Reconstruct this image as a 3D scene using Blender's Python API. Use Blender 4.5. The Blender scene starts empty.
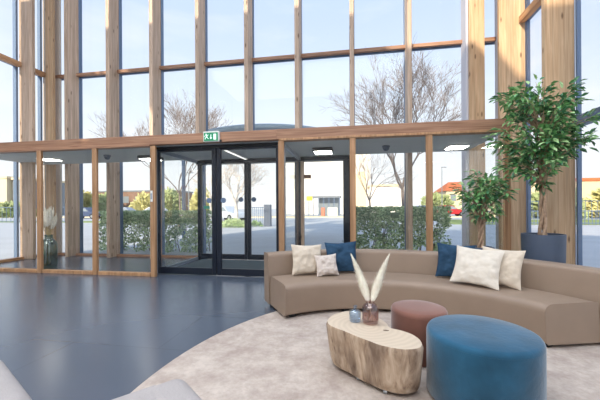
import bpy, bmesh, math, random
from mathutils import Vector, Matrix, noise
sc = bpy.context.scene
C = sc.collection
R = math.radians
PI = math.pi

# ------------------------------------------------------------------ camera
cam_data = bpy.data.cameras.new('camera')
cam = bpy.data.objects.new('camera', cam_data)
C.objects.link(cam)
cam_data.sensor_width = 36.0
cam_data.lens = 320.0 / 600.0 * 36.0
cam_data.shift_y = 7.3 / 600.0
cam_data.clip_start = 0.05
cam_data.clip_end = 600
CAM_H = 1.3
cam.matrix_world = (Matrix.Translation((0, 0, CAM_H)) @ Matrix.Rotation(R(9.66), 4, 'Z')
                    @ Matrix.Rotation(R(90), 4, 'X') @ Matrix.Rotation(R(-0.326), 4, 'Z'))
sc.camera = cam

# ------------------------------------------------------------------ sky
world = bpy.data.worlds.new('world')
sc.world = world
world.use_nodes = True
wn = world.node_tree
wn.nodes.clear()
w_out = wn.nodes.new('ShaderNodeOutputWorld')
w_bg = wn.nodes.new('ShaderNodeBackground')
w_tc = wn.nodes.new('ShaderNodeTexCoord')
w_sep = wn.nodes.new('ShaderNodeSeparateXYZ')
w_ramp = wn.nodes.new('ShaderNodeValToRGB')
w_map = wn.nodes.new('ShaderNodeMapping')
w_noise = wn.nodes.new('ShaderNodeTexNoise')
w_cr = wn.nodes.new('ShaderNodeValToRGB')
w_mix = wn.nodes.new('ShaderNodeMix')
w_mix.data_type = 'RGBA'
wn.links.new(w_tc.outputs['Generated'], w_sep.inputs[0])
wn.links.new(w_sep.outputs['Z'], w_ramp.inputs[0])
e = w_ramp.color_ramp.elements
e[0].position = 0.0; e[0].color = (1.0, 1.0, 1.0, 1)
e[1].position = 1.0; e[1].color = (.40, .62, .95, 1)
for p, c in ((.12, (.93, .96, 1.0)), (.28, (.76, .86, 1.0)), (.5, (.60, .73, .97))):
    q = e.new(p); q.color = (*c, 1)
w_map.inputs['Scale'].default_value = (1.2, 1.2, 5)
wn.links.new(w_tc.outputs['Generated'], w_map.inputs[0])
wn.links.new(w_map.outputs[0], w_noise.inputs[0])
w_noise.inputs['Scale'].default_value = 2.2
w_noise.inputs['Detail'].default_value = 6
wn.links.new(w_noise.outputs[0], w_cr.inputs[0])
w_cr.color_ramp.elements[0].position = .5
w_cr.color_ramp.elements[0].color = (0, 0, 0, 1)
w_cr.color_ramp.elements[1].position = .8
w_cr.color_ramp.elements[1].color = (.6, .6, .6, 1)
wn.links.new(w_cr.outputs[0], w_mix.inputs['Factor'])
wn.links.new(w_ramp.outputs[0], w_mix.inputs['A'])
w_mix.inputs['B'].default_value = (.97, .98, 1, 1)
wn.links.new(w_mix.outputs['Result'], w_bg.inputs[0])
w_bg.inputs[1].default_value = 0.9
wn.links.new(w_bg.outputs[0], w_out.inputs[0])

# ------------------------------------------------------------------ sun and added fill lights for the hall
SUN_EL = 22.0
sd = bpy.data.lights.new('sun', 'SUN')
sd.energy = 5.0
sd.color = (1.0, .86, .66)
sd.angle = R(.8)
so = bpy.data.objects.new('sun', sd)
so.rotation_euler = (R(90 - SUN_EL), 0, R(-17))
so.location = (0, -20, 30)
C.objects.link(so)
def area(name, loc, rot, sx, sy, power, col=(1, 1, 1)):
    d = bpy.data.lights.new(name, 'AREA')
    d.shape = 'RECTANGLE'; d.size = sx; d.size_y = sy; d.energy = power; d.color = col
    o = bpy.data.objects.new(name, d); o.location = loc; o.rotation_euler = rot
    C.objects.link(o)
area('hall_fill_light', (-2.6, -3.4, 8.85), (0, 0, 0), 11, 5, 620, (1, .98, .96))  # unseen fill light added to brighten the hall
area('front_fill_light', (-2.6, 3.4, 8.7), (R(-45), 0, 0), 10, 1.6, 420, (.96, .98, 1))  # added fill light, tilted back so the facade glass doesn't mirror it

sc.view_settings.view_transform = 'Standard'
sc.view_settings.look = 'None'
sc.view_settings.exposure = 0.36
sc.view_settings.gamma = 1.0
sc.view_settings.use_curve_mapping = False
sc.cycles.transparent_max_bounces = 40
sc.cycles.max_bounces = 8
sc.cycles.use_denoising = True
sc.cycles.sample_clamp_indirect = 6

# ------------------------------------------------------------------ materials
def srgb(r, g, b):
    f = lambda c: (c / 255 / 12.92) if c / 255 <= .04045 else ((c / 255 + .055) / 1.055) ** 2.4
    return (f(r), f(g), f(b), 1)
def base(name):
    m = bpy.data.materials.new(name); m.use_nodes = True
    n = m.node_tree; b = n.nodes['Principled BSDF']
    return m, n, b
def plain(name, col, rough=.6, metal=0, spec=.5, noise_amt=0, scale=8, bump=0, bscale=200, sheen=0):
    m, n, b = base(name)
    b.inputs['Base Color'].default_value = col
    b.inputs['Roughness'].default_value = rough
    b.inputs['Metallic'].default_value = metal
    b.inputs['Specular IOR Level'].default_value = spec
    if sheen:
        b.inputs['Sheen Weight'].default_value = sheen
        b.inputs['Sheen Roughness'].default_value = .4
    tc = n.nodes.new('ShaderNodeTexCoord')
    if noise_amt:
        t = n.nodes.new('ShaderNodeTexNoise'); t.inputs['Scale'].default_value = scale; t.inputs['Detail'].default_value = 6
        n.links.new(tc.outputs['Object'], t.inputs[0])
        r = n.nodes.new('ShaderNodeValToRGB')
        r.color_ramp.elements[0].position = .3; r.color_ramp.elements[1].position = .7
        k = noise_amt
        r.color_ramp.elements[0].color = (col[0] * (1 - k), col[1] * (1 - k), col[2] * (1 - k), 1)
        r.color_ramp.elements[1].color = (min(1, col[0] * (1 + k)), min(1, col[1] * (1 + k)), min(1, col[2] * (1 + k)), 1)
        n.links.new(t.outputs[0], r.inputs[0]); n.links.new(r.outputs[0], b.inputs['Base Color'])
    if bump:
        t = n.nodes.new('ShaderNodeTexNoise'); t.inputs['Scale'].default_value = bscale; t.inputs['Detail'].default_value = 4
        n.links.new(tc.outputs['Object'], t.inputs[0])
        bn = n.nodes.new('ShaderNodeBump'); bn.inputs['Strength'].default_value = bump; bn.inputs['Distance'].default_value = .01
        n.links.new(t.outputs[0], bn.inputs['Height']); n.links.new(bn.outputs[0], b.inputs['Normal'])
    return m
def wood(name, c1, c2, axis='Z', rough=.55, knots=True):
    m, n, b = base(name)
    L = n.links.new
    tc = n.nodes.new('ShaderNodeTexCoord'); oi = n.nodes.new('ShaderNodeObjectInfo')
    add = n.nodes.new('ShaderNodeVectorMath'); add.operation = 'ADD'
    sc_ = n.nodes.new('ShaderNodeVectorMath'); sc_.operation = 'SCALE'; sc_.inputs['Scale'].default_value = 9
    cmb = n.nodes.new('ShaderNodeCombineXYZ')
    for i in range(3): L(oi.outputs['Random'], cmb.inputs[i])
    L(cmb.outputs[0], sc_.inputs[0]); L(tc.outputs['Object'], add.inputs[0]); L(sc_.outputs[0], add.inputs[1])
    mp = n.nodes.new('ShaderNodeMapping')
    s = {'X': (1.2, 26, 26), 'Y': (26, 1.2, 26), 'Z': (26, 26, 1.2)}[axis]
    mp.inputs['Scale'].default_value = s
    L(add.outputs[0], mp.inputs[0])
    t = n.nodes.new('ShaderNodeTexNoise'); t.inputs['Scale'].default_value = 1; t.inputs['Detail'].default_value = 5
    t.inputs['Distortion'].default_value = .8
    L(mp.outputs[0], t.inputs[0])
    r = n.nodes.new('ShaderNodeValToRGB')
    r.color_ramp.elements[0].position = .32; r.color_ramp.elements[0].color = c2
    r.color_ramp.elements[1].position = .66; r.color_ramp.elements[1].color = c1
    L(t.outputs[0], r.inputs[0])
    # lamella boards of glued timber: slow steps across the grain
    mp2 = n.nodes.new('ShaderNodeMapping')
    s2 = {'X': (.25, 11, 11), 'Y': (11, .25, 11), 'Z': (11, 11, .25)}[axis]
    mp2.inputs['Scale'].default_value = s2
    L(add.outputs[0], mp2.inputs[0])
    v = n.nodes.new('ShaderNodeTexVoronoi'); v.inputs['Scale'].default_value = 1; v.inputs['Randomness'].default_value = .6
    L(mp2.outputs[0], v.inputs[0])
    mr = n.nodes.new('ShaderNodeMapRange'); mr.inputs['To Min'].default_value = .84; mr.inputs['To Max'].default_value = 1.1
    sp = n.nodes.new('ShaderNodeSeparateColor'); L(v.outputs['Color'], sp.inputs[0]); L(sp.outputs[0], mr.inputs['Value'])
    mul = n.nodes.new('ShaderNodeVectorMath'); mul.operation = 'SCALE'
    L(r.outputs[0], mul.inputs[0]); L(mr.outputs[0], mul.inputs['Scale'])
    out = mul.outputs[0]
    if knots:
        mp3 = n.nodes.new('ShaderNodeMapping')
        s3 = {'X': (2.2, 7, 7), 'Y': (7, 2.2, 7), 'Z': (7, 7, 2.2)}[axis]
        mp3.inputs['Scale'].default_value = s3
        L(add.outputs[0], mp3.inputs[0])
        v3 = n.nodes.new('ShaderNodeTexVoronoi'); v3.inputs['Scale'].default_value = 1
        L(mp3.outputs[0], v3.inputs[0])
        kr = n.nodes.new('ShaderNodeValToRGB')
        kr.color_ramp.elements[0].position = .07; kr.color_ramp.elements[0].color = (.35, .3, .25, 1)
        kr.color_ramp.elements[1].position = .16; kr.color_ramp.elements[1].color = (1, 1, 1, 1)
        L(v3.outputs['Distance'], kr.inputs[0])
        m2 = n.nodes.new('ShaderNodeVectorMath'); m2.operation = 'MULTIPLY'
        L(out, m2.inputs[0]); L(kr.outputs[0], m2.inputs[1]); out = m2.outputs[0]
    L(out, b.inputs['Base Color'])
    b.inputs['Roughness'].default_value = rough
    return m
def glass(name, tint, f0=.03, f1=.55, rough=.0):
    m, n, b = base(name)
    n.nodes.remove(b)
    out = n.nodes['Material Output']
    tr = n.nodes.new('ShaderNodeBsdfTransparent'); tr.inputs[0].default_value = tint
    gl = n.nodes.new('ShaderNodeBsdfGlossy'); gl.inputs['Roughness'].default_value = rough
    fr = n.nodes.new('ShaderNodeLayerWeight'); fr.inputs['Blend'].default_value = .5
    pw = n.nodes.new('ShaderNodeMath'); pw.operation = 'POWER'; pw.inputs[1].default_value = 4
    mr = n.nodes.new('ShaderNodeMapRange'); mr.inputs['To Min'].default_value = f0; mr.inputs['To Max'].default_value = f1
    mx = n.nodes.new('ShaderNodeMixShader')
    L = n.links.new
    L(fr.outputs['Facing'], pw.inputs[0]); L(pw.outputs[0], mr.inputs['Value']); L(mr.outputs[0], mx.inputs[0])
    L(tr.outputs[0], mx.inputs[1]); L(gl.outputs[0], mx.inputs[2]); L(mx.outputs[0], out.inputs[0])
    return m
def emis(name, col, s):
    m, n, b = base(name)
    b.inputs['Base Color'].default_value = col
    b.inputs['Emission Color'].default_value = col
    b.inputs['Emission Strength'].default_value = s
    return m

M = {}
M['fin'] = wood('spruce_vertical', srgb(204, 178, 156), srgb(172, 145, 122), 'Z')
M['fin_warm'] = wood('larch_vertical', srgb(210, 178, 142), srgb(184, 147, 110), 'Z')
M['beam'] = wood('larch_beam', srgb(176, 134, 106), srgb(138, 98, 74), 'X', knots=False)
M['beam_y'] = wood('larch_beam_deep', srgb(205, 160, 118), srgb(168, 120, 84), 'Y', knots=False)
M['post'] = wood('larch_post', srgb(190, 148, 110), srgb(156, 114, 78), 'Z', knots=False)
M['alu'] = plain('dark_blue_grey_aluminium', srgb(104, 124, 152), .4, .3)
M['alu_dark'] = plain('anthracite_door_frame', srgb(18, 27, 42), .35, .2)
M['alu_light'] = plain('grey_aluminium', srgb(150, 160, 172), .4, .4)
M['glass'] = glass('facade_glass', (.992, .996, .996, 1), .012, .45)
M['glass_in'] = glass('vestibule_glass', (.982, .99, .988, 1), .018, .45)
M['white'] = plain('white_plaster', srgb(236, 234, 230), .8)
M['vceil'] = plain('pale_grey_ceiling_panel', srgb(196, 200, 198), .7, noise_amt=.04, scale=3)
M['skylit_side'] = plain('skylit_pale_lavender', srgb(206, 204, 212), .7)  # sky light on the column sides, put into the colour
M['side_pale'] = plain('pale_whitewashed_board', srgb(206, 194, 184), .7)
M['black'] = plain('black_plastic', srgb(24, 26, 30), .4)
M['metal'] = plain('brushed_steel', srgb(170, 175, 180), .3, .8)

# floor: grey-blue polished slabs with hairline joints
def floor_mat():
    m, n, b = base('grey_blue_polished_slabs')
    L = n.links.new
    tc = n.nodes.new('ShaderNodeTexCoord')
    br = n.nodes.new('ShaderNodeTexBrick')
    br.inputs['Scale'].default_value = 1
    br.inputs['Brick Width'].default_value = 1.8; br.inputs['Row Height'].default_value = .9
    br.inputs['Mortar Size'].default_value = .006; br.inputs['Mortar Smooth'].default_value = .4
    br.inputs['Color1'].default_value = srgb(80, 88, 101); br.inputs['Color2'].default_value = srgb(77, 85, 98)
    br.inputs['Mortar'].default_value = srgb(72, 80, 93)
    L(tc.outputs['Object'], br.inputs[0])
    t = n.nodes.new('ShaderNodeTexNoise'); t.inputs['Scale'].default_value = 1.6; t.inputs['Detail'].default_value = 8
    L(tc.outputs['Object'], t.inputs[0])
    mr = n.nodes.new('ShaderNodeMapRange'); mr.inputs['To Min'].default_value = .95; mr.inputs['To Max'].default_value = 1.05
    L(t.outputs[0], mr.inputs['Value'])
    v = n.nodes.new('ShaderNodeVectorMath'); v.operation = 'SCALE'
    L(br.outputs[0], v.inputs[0]); L(mr.outputs[0], v.inputs['Scale']); L(v.outputs[0], b.inputs['Base Color'])
    mr2 = n.nodes.new('ShaderNodeMapRange'); mr2.inputs['To Min'].default_value = .25; mr2.inputs['To Max'].default_value = .25
    L(t.outputs[0], mr2.inputs['Value']); L(mr2.outputs[0], b.inputs['Roughness'])
    b.inputs['Specular IOR Level'].default_value = 1.0
    return m
M['floor'] = floor_mat()
M['rug'] = plain('greige_short_pile', srgb(196, 184, 176), 1, spec=.05, noise_amt=.16, scale=5, bump=.8, bscale=90)
# a second, finer mottling on the rug pile
def rug_mat():
    m, n, b = base('mottled_greige_rug')
    L = n.links.new
    tc = n.nodes.new('ShaderNodeTexCoord')
    t1 = n.nodes.new('ShaderNodeTexNoise'); t1.inputs['Scale'].default_value = 3.4; t1.inputs['Detail'].default_value = 10; t1.inputs['Roughness'].default_value = .72
    t2 = n.nodes.new('ShaderNodeTexNoise'); t2.inputs['Scale'].default_value = 30; t2.inputs['Detail'].default_value = 4
    L(tc.outputs['Object'], t1.inputs[0]); L(tc.outputs['Object'], t2.inputs[0])
    r = n.nodes.new('ShaderNodeValToRGB')
    r.color_ramp.elements[0].position = .36; r.color_ramp.elements[0].color = srgb(164, 149, 139)
    r.color_ramp.elements[1].position = .62; r.color_ramp.elements[1].color = srgb(192, 179, 168)
    L(t1.outputs[0], r.inputs[0])
    mr = n.nodes.new('ShaderNodeMapRange'); mr.inputs['To Min'].default_value = .8; mr.inputs['To Max'].default_value = 1.16
    L(t2.outputs[0], mr.inputs['Value'])
    v = n.nodes.new('ShaderNodeVectorMath'); v.operation = 'SCALE'
    L(r.outputs[0], v.inputs[0]); L(mr.outputs[0], v.inputs['Scale']); L(v.outputs[0], b.inputs['Base Color'])
    b.inputs['Roughness'].default_value = 1; b.inputs['Specular IOR Level'].default_value = .05
    bn = n.nodes.new('ShaderNodeBump'); bn.inputs['Strength'].default_value = .6; bn.inputs['Distance'].default_value = .01
    L(t2.outputs[0], bn.inputs['Height']); L(bn.outputs[0], b.inputs['Normal'])
    return m
M['rug'] = rug_mat()
M['taupe'] = plain('taupe_leather', srgb(146, 126, 109), .5, spec=.4, noise_amt=.05, scale=4, bump=.12, bscale=160)
M['blue_velvet'] = plain('petrol_blue_velvet', srgb(34, 80, 106), .75, spec=.2, noise_amt=.25, scale=6, sheen=.45, bump=.2, bscale=30)
M['pink_velvet'] = plain('dusty_rose_velvet', srgb(128, 88, 76), .8, spec=.2, noise_amt=.1, scale=6, sheen=.5)
M['cream'] = plain('cream_linen', srgb(208, 194, 176), .9, spec=.1, noise_amt=.05, scale=20, bump=.9, bscale=13)
M['offwhite'] = plain('off_white_linen', srgb(214, 204, 190), .9, spec=.1, noise_amt=.04, scale=20, bump=.9, bscale=13)
M['beige'] = plain('beige_weave', srgb(205, 192, 182), .9, spec=.1, noise_amt=.06, scale=60, bump=.4, bscale=120)
M['navy'] = plain('deep_blue_cotton', srgb(44, 70, 94), .85, spec=.15, noise_amt=.25, scale=9, bump=.9, bscale=13)
M['grey_fabric'] = plain('light_grey_upholstery', srgb(156, 150, 148), .9, spec=.15, noise_amt=.04, scale=12, bump=.25, bscale=120)
M['pot'] = plain('slate_grey_planter', srgb(80, 92, 112), .5, noise_amt=.05, scale=5)
M['soil'] = plain('brown_potting_soil', srgb(62, 46, 36), 1, noise_amt=.3, scale=40, bump=1, bscale=60)
M['trunk'] = plain('pale_twisted_bark', srgb(176, 148, 124), .9, noise_amt=.25, scale=25, bump=.6, bscale=50)
M['leaf_a'] = plain('glossy_green_leaf', srgb(108, 160, 98), .4, spec=.6, noise_amt=.25, scale=9)
M['leaf_b'] = plain('dark_green_leaf', srgb(74, 126, 86), .4, spec=.6, noise_amt=.25, scale=9)
M['leaf_c'] = plain('fresh_green_leaf', srgb(168, 204, 142), .45, spec=.5, noise_amt=.2, scale=9)
M['pampas'] = plain('cream_pampas', srgb(252, 244, 230), 1, spec=.05, noise_amt=.08, scale=30)
M['grass_dry'] = plain('bleached_dried_grass', srgb(240, 232, 216), 1, spec=.05, noise_amt=.12, scale=30)
M['stem'] = plain('straw_stem', srgb(196, 172, 128), .8)
M['asphalt'] = plain('grey_asphalt_paving', srgb(192, 194, 198), .9, noise_amt=.07, scale=.8)
M['lawn'] = plain('pale_green_lawn', srgb(140, 156, 92), 1, noise_amt=.3, scale=1.5)
M['bark'] = plain('grey_brown_bark', srgb(122, 110, 104), .9, noise_amt=.15, scale=8)
M['bark_white'] = plain('pale_birch_bark', srgb(214, 206, 198), .9, noise_amt=.2, scale=6)
M['hedge_a'] = plain('hedge_leaf_dark', srgb(138, 164, 122), .7, noise_amt=.35, scale=3)
M['hedge_b'] = plain('hedge_leaf_mid', srgb(184, 202, 158), .7, noise_amt=.3, scale=3)
M['hedge_c'] = plain('hedge_leaf_pale', srgb(212, 222, 182), .7, noise_amt=.2, scale=3)
M['hedge_core'] = plain('hedge_inner_twigs', srgb(150, 166, 138), 1, noise_amt=.3, scale=6)  # grey-green tone of the inner growth
M['mat'] = plain('charcoal_entrance_mat', srgb(88, 98, 104), 1, spec=.05, noise_amt=.1, scale=60)
M['render_white'] = plain('white_render', srgb(226, 222, 214), .9, noise_amt=.03, scale=.3)
M['render_cream'] = plain('cream_render', srgb(222, 206, 172), .9, noise_amt=.04, scale=.3)
M['render_grey'] = plain('grey_cladding', srgb(128, 134, 142), .8)
M['brick'] = plain('brown_brick', srgb(140, 112, 96), .9, noise_amt=.1, scale=1)
M['roof_red'] = plain('orange_roof_tiles', srgb(196, 112, 72), .9, noise_amt=.1, scale=2)
M['winpane'] = plain('dark_window_pane', srgb(134, 144, 152), .15, spec=.8)
M['tire'] = plain('black_rubber', srgb(30, 30, 32), .9)
M['yellow'] = plain('yellow_sign_face', srgb(226, 200, 60), .6)
M['terracotta'] = plain('terracotta_panel', srgb(190, 120, 96), .8)
M['blob_y'] = plain('spring_yellow_foliage', srgb(206, 200, 140), 1, noise_amt=.25, scale=.6)
M['blob_g'] = plain('distant_green_foliage', srgb(160, 172, 124), 1, noise_amt=.25, scale=.6)

# ------------------------------------------------------------------ mesh helpers
class MB:
    def __init__(s): s.v = []; s.f = []; s.m = []
    def add(s, vs, fs, mi=0):
        k = len(s.v); s.v += [tuple(p) for p in vs]; s.f += [tuple(i + k for i in f) for f in fs]; s.m += [mi] * len(fs)
    def box(s, x0, x1, y0, y1, z0, z1, mi=0, rz=0, piv=None):
        vs = [Vector(p) for p in ((x0, y0, z0), (x1, y0, z0), (x1, y1, z0), (x0, y1, z0), (x0, y0, z1), (x1, y0, z1), (x1, y1, z1), (x0, y1, z1))]
        if rz:
            pv = Vector(piv) if piv else Vector(((x0 + x1) / 2, (y0 + y1) / 2, 0))
            Rm = Matrix.Rotation(rz, 3, 'Z'); vs = [Rm @ (p - pv) + pv for p in vs]
        s.add(vs, [(0, 3, 2, 1), (4, 5, 6, 7), (0, 1, 5, 4), (1, 2, 6, 5), (2, 3, 7, 6), (3, 0, 4, 7)], mi); return s
    def tube(s, pts, rad, seg=8, mi=0, cap=True):
        pts = [Vector(p) for p in pts]
        if not hasattr(rad, '__len__'): rad = [rad] * len(pts)
        vs = []; up = Vector((0, 0, 1))
        for i, p in enumerate(pts):
            d = (pts[min(i + 1, len(pts) - 1)] - pts[max(i - 1, 0)])
            d = d.normalized() if d.length > 1e-9 else up
            a = d.cross(Vector((1, 0, 0)) if abs(d.x) < .9 else Vector((0, 1, 0))).normalized(); b = d.cross(a)
            for k in range(seg):
                t = 2 * PI * k / seg
                vs.append(p + (a * math.cos(t) + b * math.sin(t)) * rad[i])
        fs = []
        for i in range(len(pts) - 1):
            for k in range(seg):
                k2 = (k + 1) % seg
                fs.append((i * seg + k, i * seg + k2, (i + 1) * seg + k2, (i + 1) * seg + k))
        if cap:
            fs.append(tuple(reversed(range(seg)))); fs.append(tuple((len(pts) - 1) * seg + k for k in range(seg)))
        s.add(vs, fs, mi); return s
    def lathe(s, c, prof, seg=32, mi=0, sy=1.0):
        vs = []; n = len(prof)
        for r, z in prof:
            for k in range(seg):
                t = 2 * PI * k / seg
                vs.append((c[0] + r * math.cos(t), c[1] + r * math.sin(t) * sy, c[2] + z))
        fs = []
        for i in range(n - 1):
            for k in range(seg):
                k2 = (k + 1) % seg
                fs.append((i * seg + k, i * seg + k2, (i + 1) * seg + k2, (i + 1) * seg + k))
        fs.append(tuple(reversed(range(seg)))); fs.append(tuple((n - 1) * seg + k for k in range(seg)))
        s.add(vs, fs, mi); return s
    def prism(s, poly, z0, z1, mi=0):
        n = len(poly)
        vs = [(x, y, z0) for x, y in poly] + [(x, y, z1) for x, y in poly]
        fs = [tuple(reversed(range(n))), tuple(range(n, 2 * n))] + [(i, (i + 1) % n, n + (i + 1) % n, n + i) for i in range(n)]
        s.add(vs, fs, mi); return s

ROOTLOC = {}
def obj(name, mb, mat, parent=None, smooth=False, bevel=0, bseg=3, subd=0, angle=35, loc=None):
    """mesh given in world coordinates, linked as one object"""
    if parent is not None:
        L = ROOTLOC[parent.name]
    else:
        if loc is None:
            xs = [v[0] for v in mb.v]; ys = [v[1] for v in mb.v]; zs = [v[2] for v in mb.v]
            loc = ((min(xs) + max(xs)) / 2, (min(ys) + max(ys)) / 2, min(zs))
        L = Vector(loc)
    me = bpy.data.meshes.new(name)
    me.from_pydata([(v[0] - L[0], v[1] - L[1], v[2] - L[2]) for v in mb.v], [], mb.f)
    mats = mat if isinstance(mat, (list, tuple)) else [mat]
    for m in mats: me.materials.append(m)
    if len(mats) > 1: me.polygons.foreach_set('material_index', mb.m)
    me.validate(); me.update()
    o = bpy.data.objects.new(name, me); C.objects.link(o)
    if parent is not None: o.parent = parent
    else: o.location = L
    ROOTLOC[o.name] = L
    if bevel:
        b = o.modifiers.new('bevel', 'BEVEL'); b.width = bevel; b.segments = bseg; b.limit_method = 'ANGLE'; b.angle_limit = R(angle)
        b.harden_normals = False
    if subd:
        b = o.modifiers.new('subd', 'SUBSURF'); b.levels = subd; b.render_levels = subd
    if smooth or bevel:
        for p in me.polygons: p.use_smooth = True
        if not subd:
            me.set_sharp_from_angle(angle=R(62 if smooth else 40))
    return o
def root(name, loc):
    o = bpy.data.objects.new(name, None); o.location = loc; o.empty_display_size = .1; C.objects.link(o)
    ROOTLOC[o.name] = Vector(loc); return o
def tag(o, label, cat, group=None):
    o['label'] = label; o['category'] = cat
    if group: o['group'] = group
    return o
def struct(o, label=None):
    o['kind'] = 'structure'
    if label: o['label'] = label
    return o
def stuff(o, label, cat):
    o['kind'] = 'stuff'; o['label'] = label; o['category'] = cat; return o

# key planes of the hall
XL, XR = -8.58, 3.40        # side glass
YF = 7.87                   # facade glass
YV = 5.505                  # vestibule front
ZH = 2.5                    # underside of the vestibule header
ZM = 5.02                   # facade transom
ZT = 9.0                    # roof
YB = -6.0

# ------------------------------------------------------------------ ground and floor
gr = MB().box(-160, 160, YF + .12, 240, -.12, -.02); gr.box(-160, XL - .12, -60, YF + .12, -.12, -.02); gr.box(XR + .12, 160, -60, YF + .12, -.12, -.02)
struct(obj('ground', gr, M['asphalt'], loc=(0, 0, 0)), 'pale grey asphalt forecourt outside the glass hall')
struct(obj('floor', MB().box(XL - .12, XR + .12, YB - .2, YF + .12, -.2, 0), M['floor'], loc=(0, 0, 0)), 'polished grey blue stone floor of the hall')
struct(obj('wall_back', MB().box(XL - .2, XR + .2, YB - .4, YB - .2, 0, ZT), M['white'], loc=(0, 0, 0)))
edges = [(XL - .3, -2.95, -.24), (-2.95, -2.3, -1.0), (-2.3, -.63, -3.05), (-.63, XR + .3, -5.8)]  # unseen roof edge, stepped to place the sun patches on the fins
roof = MB()
for a_, b_, e_ in edges: roof.box(a_, b_, YB - .5, e_, ZT, ZT + .3)
roof.box(XL - .3, XR + .3, YF - .05, YF + .5, ZT, ZT + .3)
struct(obj('ceiling', roof, M['white'], loc=(0, 0, 0)))
w = struct(root('window_1', (-2.6, 3, ZT)), 'added unseen roof glazing that lets the sun onto the fin tops')  # rooflight added so the sun reaches the upper fins
sk = MB()
for a_, b_, e_ in edges: sk.box(max(a_, XL) + .003, min(b_, XR) - .003, e_ + .01, YF - .06, ZT + .02, ZT + .05)
obj('pane', sk, M['glass'], w)
struct(obj('wall_sun_block', MB().box(XL - .4, XL - .1, YB - .2, 5.3, 0, 7.35), M['white'], loc=(0, 0, 0)), 'added unseen wall that blocks the sun beside the rear of the hall')  # added out of view to keep the sun off the left side

# ------------------------------------------------------------------ facade fins
def ztop(): return ZT
fin_specs = [
    (-7.71, -7.61, 0, 'timber fin nearest the left corner column on the entrance facade'),
    (-6.44, -6.34, 0, 'timber fin above the left hedge, left of the entrance facade'),
    (-5.18, -5.08, 0, 'timber fin just left of the sliding doors on the entrance facade'),
    (-3.91, -3.81, 1, 'timber fin rising behind the green exit sign'),
    (-2.63, -2.53, 1, 'timber fin rising above the right leaf of the sliding doors'),
    (-1.38, -1.27, 1, 'timber fin rising just right of the sliding doors, above the header beam'),
    (-.09, .01, 1, 'timber fin in line with the post left of the right hedge'),
    (1.185, 1.28, 0, 'slim timber fin in front of the bare tree crown on the right'),
]
for x0, x1, up, lab in fin_specs:
    z0 = 2.7 if up else 0
    o = obj('timber_column', MB().box(x0, x1, 7.45, YF - .04, z0, ZT), M['fin'], bevel=.006, bseg=1)
    tag(o, lab, 'column', 'timber fins of the entrance facade')
cr = root('timber_column', (2.62, 7.6, 0))
tag(cr, 'wide sunlit timber column behind the small potted tree', 'column')
obj('column_core', MB().box(2.47, 2.78, 7.45, 7.8, 0, ZT), M['fin_warm'], cr, bevel=.01)
obj('side_board', MB().box(2.42, 2.468, 7.5, YF - .03, 0, ZT), M['skylit_side'], cr, bevel=.006, bseg=1)  # stands for the column's side face, its sky light painted in
CX0, CX1 = -8.37, -8.13
cl = root('timber_column', (-8.3, 7.6, 0))
tag(cl, 'brown corner column where the left glass wall meets the entrance facade', 'column')
obj('column_core', MB().box(CX0, CX1, 7.5, 7.6, 0, ZT), M['fin_warm'], cl, bevel=.02)
obj('side_board', MB().box(-8.55, CX0 - .005, 7.6, 7.68, 0, ZT), M['side_pale'], cl, bevel=.006, bseg=1)
obj('side_board', MB().box(-8.36, -8.19, 7.765, YF - .03, 0, ZT), M['side_pale'], cl, bevel=.006, bseg=1)
# fins of the side walls
for i, (x0, x1, y0, lab) in enumerate([
        (XL + .04, -8.14, 6.95, 'timber fin on the left glass wall beside the corner column'),
        (XL + .04, -8.14, 5.2, 'timber fin on the left glass wall nearest the hall'),
        (2.905, XR - .014, 7.06, 'wide timber fin on the right glass wall behind the tall potted tree, farther from the hall'),
        (2.965, XR - .014, 5.62, 'wide timber fin on the right glass wall just right of the big planter'),
        (2.95, XR - .04, 4.1, 'timber fin on the right glass wall nearest the hall')]):
    if i in (1, 4) and False: continue
    o = obj('timber_column', MB().box(x0, x1, y0, y0 + .085, 0, ZT), M['fin'] if i < 2 else M['fin_warm'], bevel=.006, bseg=1)
    tag(o, lab, 'column', 'timber fins of the side walls')
# header strip of the right wall / corner
obj_c = obj('timber_column', MB().box(3.12, XR - .03, 7.5, YF - .05, 0, ZT), M['skylit_side'], bevel=.01)
tag(obj_c, 'pale corner column at the right end of the entrance facade', 'column')

# ------------------------------------------------------------------ facade windows
wn_i = [2]
def window_bay_x(x0, x1, zlo, y=YF, low=True, mul=True):
    w = struct(root('window_%d' % wn_i[0], ((x0 + x1) / 2, y, zlo))); wn_i[0] += 1
    fr = MB(); t = .05
    fr.box(x0, x0 + t, y - .05, y + .06, zlo, ZT); fr.box(x1 - t, x1, y - .05, y + .06, zlo, ZT)
    fr.box(x0 + t, x1 - t, y - .05, y + .06, zlo, zlo + .05)
    fr.box(x0 + t, x1 - t, y - .05 + .06, y + .06, ZM - .04, ZM + .04)
    obj('frame', fr, M['alu'], w)
    obj('pane', MB().box(x0 + t, x1 - t, y - .01, y + .012, zlo + .05, ZT), M['glass'], w)
    if mul: obj('transom', MB().box(x0 - .0, x1 + .0, y - .13, y - .052, ZM - .035, ZM + .045), M['beam'], w)
xs = [XL + .02] + [s[0] + .05 for s in fin_specs] + [2.6, XR - .01]
for i in range(len(xs) - 1):
    up = 3 < i < 7 or i in (4, 5, 6)
    zl = 0.0 if i not in (4, 5, 6) else 2.62
    window_bay_x(xs[i] + .012, xs[i + 1] - .012, zl)
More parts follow.
